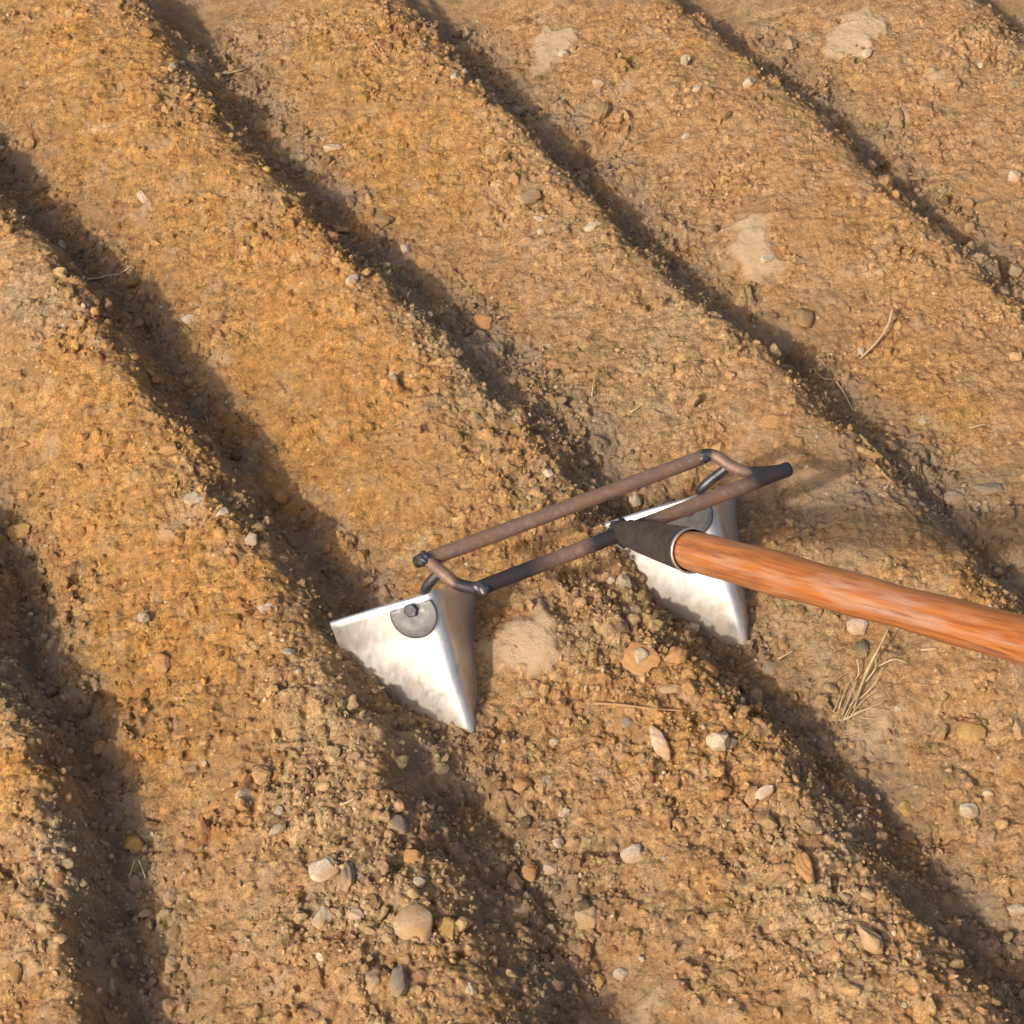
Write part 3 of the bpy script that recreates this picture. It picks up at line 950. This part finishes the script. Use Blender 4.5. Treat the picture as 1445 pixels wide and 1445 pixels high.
S('grey_stone', 'grey', 1345, 702, 36, 24, 'small grey stone left of a bigger one in the handle shadow', flat=.5)
S('clay_flake', 'orange', 908, 930, 58, 48, 'large flat pale orange clay flake between the two blades', 'flake', flat=.22, turn=-15, sink=.1, cuts=12, seed=12)
S('orange_clod', 'orange', 955, 928, 36, 30, 'deep orange clod touching the large clay flake', flat=.7)
S('orange_clod', 'orange', 999, 946, 34, 24, 'orange clod beside the furrow right of the large clay flake', turn=-20)
S('tan_stone', 'tan', 945, 974, 34, 16, 'small oblong tan stone below the orange clods', turn=-5)
S('pink_shard', 'pink', 930, 1050, 24, 52, 'long pinkish white shard below the red twig', 'shard', flat=.5, turn=28, sink=.15, cuts=6)
S('grey_stone', 'grey', 884, 1022, 22, 16, 'small greenish grey stone just left of the pinkish shard')
S('grey_stone', 'grey', 1030, 1048, 26, 18, 'pale grey stone near a green sprig beside the right furrow', flat=.6)
S('pink_stone', 'pink', 1080, 1118, 36, 16, 'oblong pink stone on the ridge below the right blade', turn=25)
S('orange_pebble', 'orange', 1020, 1116, 26, 18, 'small oval orange pebble left of the oblong pink stone', turn=20)
S('orange_pebble', 'orange', 1136, 1228, 26, 46, 'upright oval orange pebble in the dark crumbly patch', turn=15, flat=.8, sink=.25, cuts=4)
S('tan_clod', 'tan', 1228, 1326, 28, 54, 'long tan clod on the crumbly patch at lower right', turn=25, flat=.7)
S('ochre_stone', 'ochre', 1372, 1033, 44, 32, 'smooth oval ochre stone set in the soil below the handle', flat=.4, turn=-5, cuts=3, sink=.45)
S('pale_stone', 'white', 1366, 1143, 28, 26, 'lone roundish pale stone on the lower right ridge')
S('white_stone', 'white', 1433, 1284, 34, 16, 'flat white stone at the right edge above the bottom corner', flat=.5)
S('ochre_clod', 'ochre', 1279, 1142, 26, 26, 'dark yellow clod on the right edge of the lower right furrow')
S('pink_stone', 'brown', 1275, 1182, 36, 24, 'dull brown stone half buried in the lower right furrow', flat=.5)
S('pale_stone', 'tan', 1438, 1030, 26, 30, 'dull tan stone at the right edge beside the oval ochre stone')
S('orange_clod', 'orange', 1385, 1427, 20, 16, 'small orange clod near the bottom right corner')
S('pale_chip', 'pink', 1210, 887, 32, 28, 'square pale chip lying under the wooden handle', 'chip', flat=.25, sink=.15, cuts=10)
S('grey_clod', 'dark', 1217, 916, 22, 34, 'dark grey clod just below the square pale chip')
S('tan_stone', 'tan', 585, 1304, 60, 54, 'largest flat tan stone near the bottom middle', flat=.35, cuts=8, sink=.4)
S('tan_stone', 'ochre', 632, 1314, 36, 42, 'smaller rounded stone touching the largest flat tan stone', flat=.5, turn=15)
S('grey_stone', 'grey', 563, 1388, 30, 44, 'smooth grey oval stone near the bottom middle', flat=.6, cuts=3)
S('pale_stone', 'tan', 529, 1381, 40, 44, 'rough pale stone left of the smooth grey oval one')
S('tan_stone', 'tan', 733, 1285, 30, 26, 'lone tan stone lying inside the shaded lower middle furrow')
S('tan_clod', 'tan', 826, 1295, 40, 38, 'knobbly tan clod on the right edge of the lower middle furrow')
S('pale_flake', 'white', 458, 1226, 46, 40, 'angular pale flake in the lower left gravel', 'flake', flat=.35, cuts=12, sink=.2, turn=30)
S('grey_stone', 'grey', 490, 1237, 26, 44, 'tall grey stone right of the angular pale flake', flat=.7, cuts=4)
S('pale_flake', 'white', 456, 1296, 30, 36, 'pale flake below another one in the lower left gravel', 'flake', flat=.35, cuts=10, sink=.2, turn=-20)
S('pink_pebble', 'pink', 500, 1290, 30, 20, 'pinkish pebble right of the lower pale flake', turn=-30)
S('white_pebble', 'white', 592, 1244, 20, 18, 'white pebble above the largest flat tan stone')
S('white_pebble', 'white', 664, 1396, 20, 20, 'white pebble at the left edge of the furrow near the bottom')
S('grey_stone', 'grey', 560, 1165, 36, 30, 'bluish grey stone on the left rim of the lower middle furrow', turn=-30)
S('orange_clod', 'orange', 582, 1208, 28, 20, 'orange clod below the bluish grey stone')
S('cream_stone', 'white', 893, 1205, 36, 28, 'cream stone on the lower middle ridge above the bright slope', flat=.5)
S('pale_pebble', 'white', 780, 1048, 20, 14, 'pale pebble on the ridge right of the left blade tip')
S('pale_pebble', 'white', 797, 1148, 20, 16, 'pale pebble below another right of the left blade')
S('orange_clod', 'orange', 736, 1106, 30, 26, 'rounded orange clod on the right bank below the left blade')
S('tan_clod', 'brown', 688, 1130, 24, 24, 'brown clod in the shade below the left blade tip')
S('orange_clod', 'orange', 748, 1230, 24, 30, 'upright orange clod on the right bank of the lower middle furrow')
S('pale_pebble', 'pink', 776, 1226, 22, 20, 'pinkish pebble right of an upright orange clod')
S('pale_pebble', 'white', 876, 1376, 24, 20, 'pale pebble near the bottom right of the lower middle furrow')
S('orange_clod', 'ochre', 846, 1384, 20, 22, 'ochre clod left of a pale pebble near the bottom')
S('tan_stone', 'ochre', 28, 752, 40, 30, 'ochre stone on the rim of the furrow at the left edge', flat=.6)
S('pale_flake', 'white', 376, 860, 28, 20, 'pale flake on the ridge crest left of the left blade', 'flake', flat=.4, cuts=9, sink=.2)
S('white_flake', 'white', 272, 706, 28, 26, 'whitish flake on the left ridge crest', 'flake', flat=.4, cuts=9, sink=.2, turn=-40)
S('white_flake', 'white', 355, 762, 22, 20, 'whitish flake on the left ridge crest nearer the hoe', 'flake', flat=.4, cuts=9, sink=.2, turn=-30)
S('orange_clod', 'orange', 228, 935, 28, 26, 'orange clod in the crumbly slope above the lower left furrow')
S('orange_clod', 'orange', 240, 634, 30, 24, 'orange clod on the shaded rim of the left ridge')
S('ochre_clod', 'ochre', 190, 1192, 30, 26, 'yellowish round clod in the lower left furrow', flat=.8)
S('tan_clod', 'tan', 242, 1266, 24, 30, 'upper tan clod on the right bank of the lower left furrow')
S('tan_clod', 'tan', 242, 1362, 24, 30, 'lower tan clod on the right bank of the lower left furrow')
S('orange_clod', 'orange', 140, 1055, 24, 22, 'orange clod on the right rim of the lower left furrow')
S('pink_stone', 'pink', 470, 208, 30, 14, 'flat pink stone on the right rim of the top left furrow', flat=.5)
S('white_stone', 'white', 268, 452, 24, 16, 'white stone at the right rim of the left furrow')
S('pink_pebble', 'pink', 205, 280, 16, 34, 'slim pinkish sliver on the smooth orange slope at upper left', turn=30, flat=.4)
S('orange_clod', 'orange', 930, 852, 26, 34, 'pinkish orange clod just left of the right blade', flat=.7)
S('tan_clod', 'tan', 892, 870, 34, 30, 'tan clod in the crumbly patch left of the right blade')
S('orange_clod', 'orange', 603, 370, 34, 26, 'orange clod on the right rim of the dark furrow above centre', turn=-40)
S('tan_clod', 'brown', 540, 312, 34, 18, 'flat brown clod above the dark furrow near the white pebble', turn=-5)
S('white_pebble', 'white', 1268, 1000, 14, 10, 'tiny white pebble right of the dry grass tuft')
S('pale_stone', 'pink', 1393, 1120, 18, 14, 'small pinkish stone right of the lone pale stone')
S('grey_stone', 'grey', 1085, 945, 34, 26, 'grey brown clod in the shaded furrow below the right blade')
S('white_pebble', 'white', 1216, 1142, 20, 10, 'flat white pebble inside the lower right furrow')
S('orange_clod', 'orange', 1049, 1010, 18, 18, 'small orange clod on the left rim of the right furrow')

# ------------------------------------------------------------------ straws, twigs, dry grass
m_straw = straw_material()
m_twig = stone_material('red_twig', (.30, .13, .06), (.40, .24, .13), .25)
m_green = stone_material('green_blade', (.16, .17, .05), (.24, .22, .08), .2)


def strand(name, pts, w, label, cat, mat=None, lift=.003, group=None):
    P = []
    for k, (x, y) in enumerate(pts):
        p = np.array(hit(x, y)); l = lift[k] if hasattr(lift, '__len__') else lift
        P.append(p + (CAM - p) / np.linalg.norm(CAM - p) * l)
    Q = np.array(curve_pts(P, 8))
    for k in range(len(Q)):
        Q[k, 2] = max(Q[k, 2], float(surf(Q[k, 0], Q[k, 1])) + .0008)
    for _ in range(3): Q[1:-1] = (Q[:-2] + 2 * Q[1:-1] + Q[2:]) / 4
    s = px_size(Q[0])
    tt = np.linspace(0, 1, len(Q))
    o_ = Q[0].copy()
    rad = w * s / 2 * (.68 if name == 'stalk' else .85) * (1 - .55 * tt) * (1 + .12 * np.sin(tt * 23))
    me = tube([q - o_ for q in Q], list(rad), mat or m_straw, name, 7)
    o = obj(name, me, None, o_)
    tag(o, label, cat, group)
    return o


strand('dry_straw', [(303, 105), (320, 103), (340, 99), (356, 90)], 4.5, 'curved pale straw lying across the top left furrow', 'straw')
strand('dry_straw', [(122, 394), (142, 392), (166, 388), (187, 374)], 4.5, 'curved pale straw lying across the left furrow', 'straw')
strand('dry_straw', [(1260, 436), (1252, 462), (1236, 484), (1214, 506)], 6.5, 'thick bent straw on the right ridge above the hoe', 'straw', lift=[.012, .012, .008, .004])
strand('dry_straw', [(1180, 538), (1192, 556), (1204, 580)], 4, 'thin bent straw beside the furrow below the thick straw', 'straw')
strand('dry_straw', [(1148, 520), (1162, 534), (1186, 536)], 4, 'short straw crossing the root of the thin bent straw', 'straw')
strand('red_twig', [(838, 992), (880, 995), (920, 1000), (968, 1003)], 5.5, 'thin reddish twig below the large clay flake', 'twig', m_twig)
strand('dry_straw', [(575, 418), (583, 411)], 4, 'tiny white straw bit in the dark furrow above centre', 'straw')
strand('dry_straw', [(480, 1136), (495, 1130), (508, 1120)], 4.5, 'pale straw bit on the gravel above the bluish grey stone', 'straw')
strand('dry_straw', [(122, 1122), (142, 1124), (158, 1134)], 3.5, 'thin arched straw in the lower left furrow', 'straw')
strand('dry_straw', [(182, 1240), (190, 1214)], 3, 'left one of two thin roots sticking up in the lower left furrow', 'root', lift=[.002, .012])
strand('dry_straw', [(206, 1240), (196, 1214)], 3, 'right one of two thin roots sticking up in the lower left furrow', 'root', lift=[.002, .012])
strand('dry_straw', [(1368, 604), (1392, 598)], 4, 'short pale straw near the right edge below the thick straw', 'straw')
strand('dry_straw', [(1300, 917), (1322, 915)], 5, 'short pale straw just below the handle', 'straw')
strand('dry_straw', [(1098, 930), (1120, 918)], 4.5, 'short slanted straw between right blade and dry tuft', 'straw')
strand('grass_blade', [(1212, 614), (1232, 634), (1248, 645), (1266, 646)], 8, 'olive dry grass blade in the furrow right of the hoe frame', 'grass blade', m_green)
strand('brown_twig', [(1236, 656), (1252, 674), (1268, 690)], 5, 'dark thin twig leading down from the olive grass blade', 'twig', m_twig)
strand('green_sprig', [(1042, 1046), (1052, 1036), (1058, 1030)], 4, 'tiny green sprig beside the pale grey stone', 'sprig', m_green, lift=[.002, .006, .01])
strand('dry_straw', [(835, 560), (838, 540), (842, 520)], 3.5, 'short upright straw above the middle of the hoe frame', 'straw', lift=[.002, .006, .01])
strand('dry_straw', [(890, 582), (905, 572)], 4, 'small slanted straw above the hoe frame on the middle ridge', 'straw')
# dry grass tuft under the handle
tuft_root = hit(1205, 985)
tuft = bpy.data.objects.new('dry_grass_tuft', None); C.objects.link(tuft); tuft.location = tuft_root
tag(tuft, 'tuft of pale dry grass stalks flattened on the soil under the handle', 'grass tuft')
for k, (pts, w, lf) in enumerate([([(1204, 1000), (1222, 950), (1240, 915), (1254, 886)], 8, [.003, .010, .016, .022]),
                                  ([(1186, 1018), (1196, 990), (1208, 962)], 6, [.002, .006, .010]),
                                  ([(1190, 1016), (1215, 1004), (1248, 990)], 5, [.002, .006, .008]),
                                  ([(1195, 1012), (1206, 985), (1200, 950)], 4, [.002, .008, .010]),
                                  ([(1184, 1000), (1192, 975), (1206, 950)], 4, [.002, .006, .006]),
                                  ([(1176, 1005), (1184, 985), (1188, 966)], 3, [.002, .005, .004]),
                                  ([(1200, 1008), (1226, 1000), (1252, 1002)], 3, [.002, .004, .003]),
                                  ([(1196, 1016), (1216, 990), (1240, 972)], 3, [.002, .006, .005]),
                                  ([(1206, 992), (1232, 968), (1246, 940)], 3, [.002, .008, .008]),
                                  ([(1222, 962), (1236, 940), (1232, 915)], 4, [.004, .010, .014]),
                                  ([(1168, 985), (1180, 960), (1198, 948)], 3, [.002, .003, .003]),
                                  ([(1214, 1012), (1236, 1014), (1258, 1006)], 3, [.002, .003, .002]),
                                  ([(1188, 1020), (1198, 1000), (1216, 968)], 4, [.002, .010, .016]),
                                  ([(1240, 940), (1262, 930), (1280, 936)], 4, [.003, .006, .004]),
                                  ([(1210, 930), (1212, 950), (1206, 960)], 5, [.012, .008, .003])]):
    o = strand('stalk', pts, w, '', '', None, lf)
    for key in ('label', 'category'):
        if key in o.keys(): del o[key]
    o.parent = tuft; o.location = Vector(o.location) - tuft.location
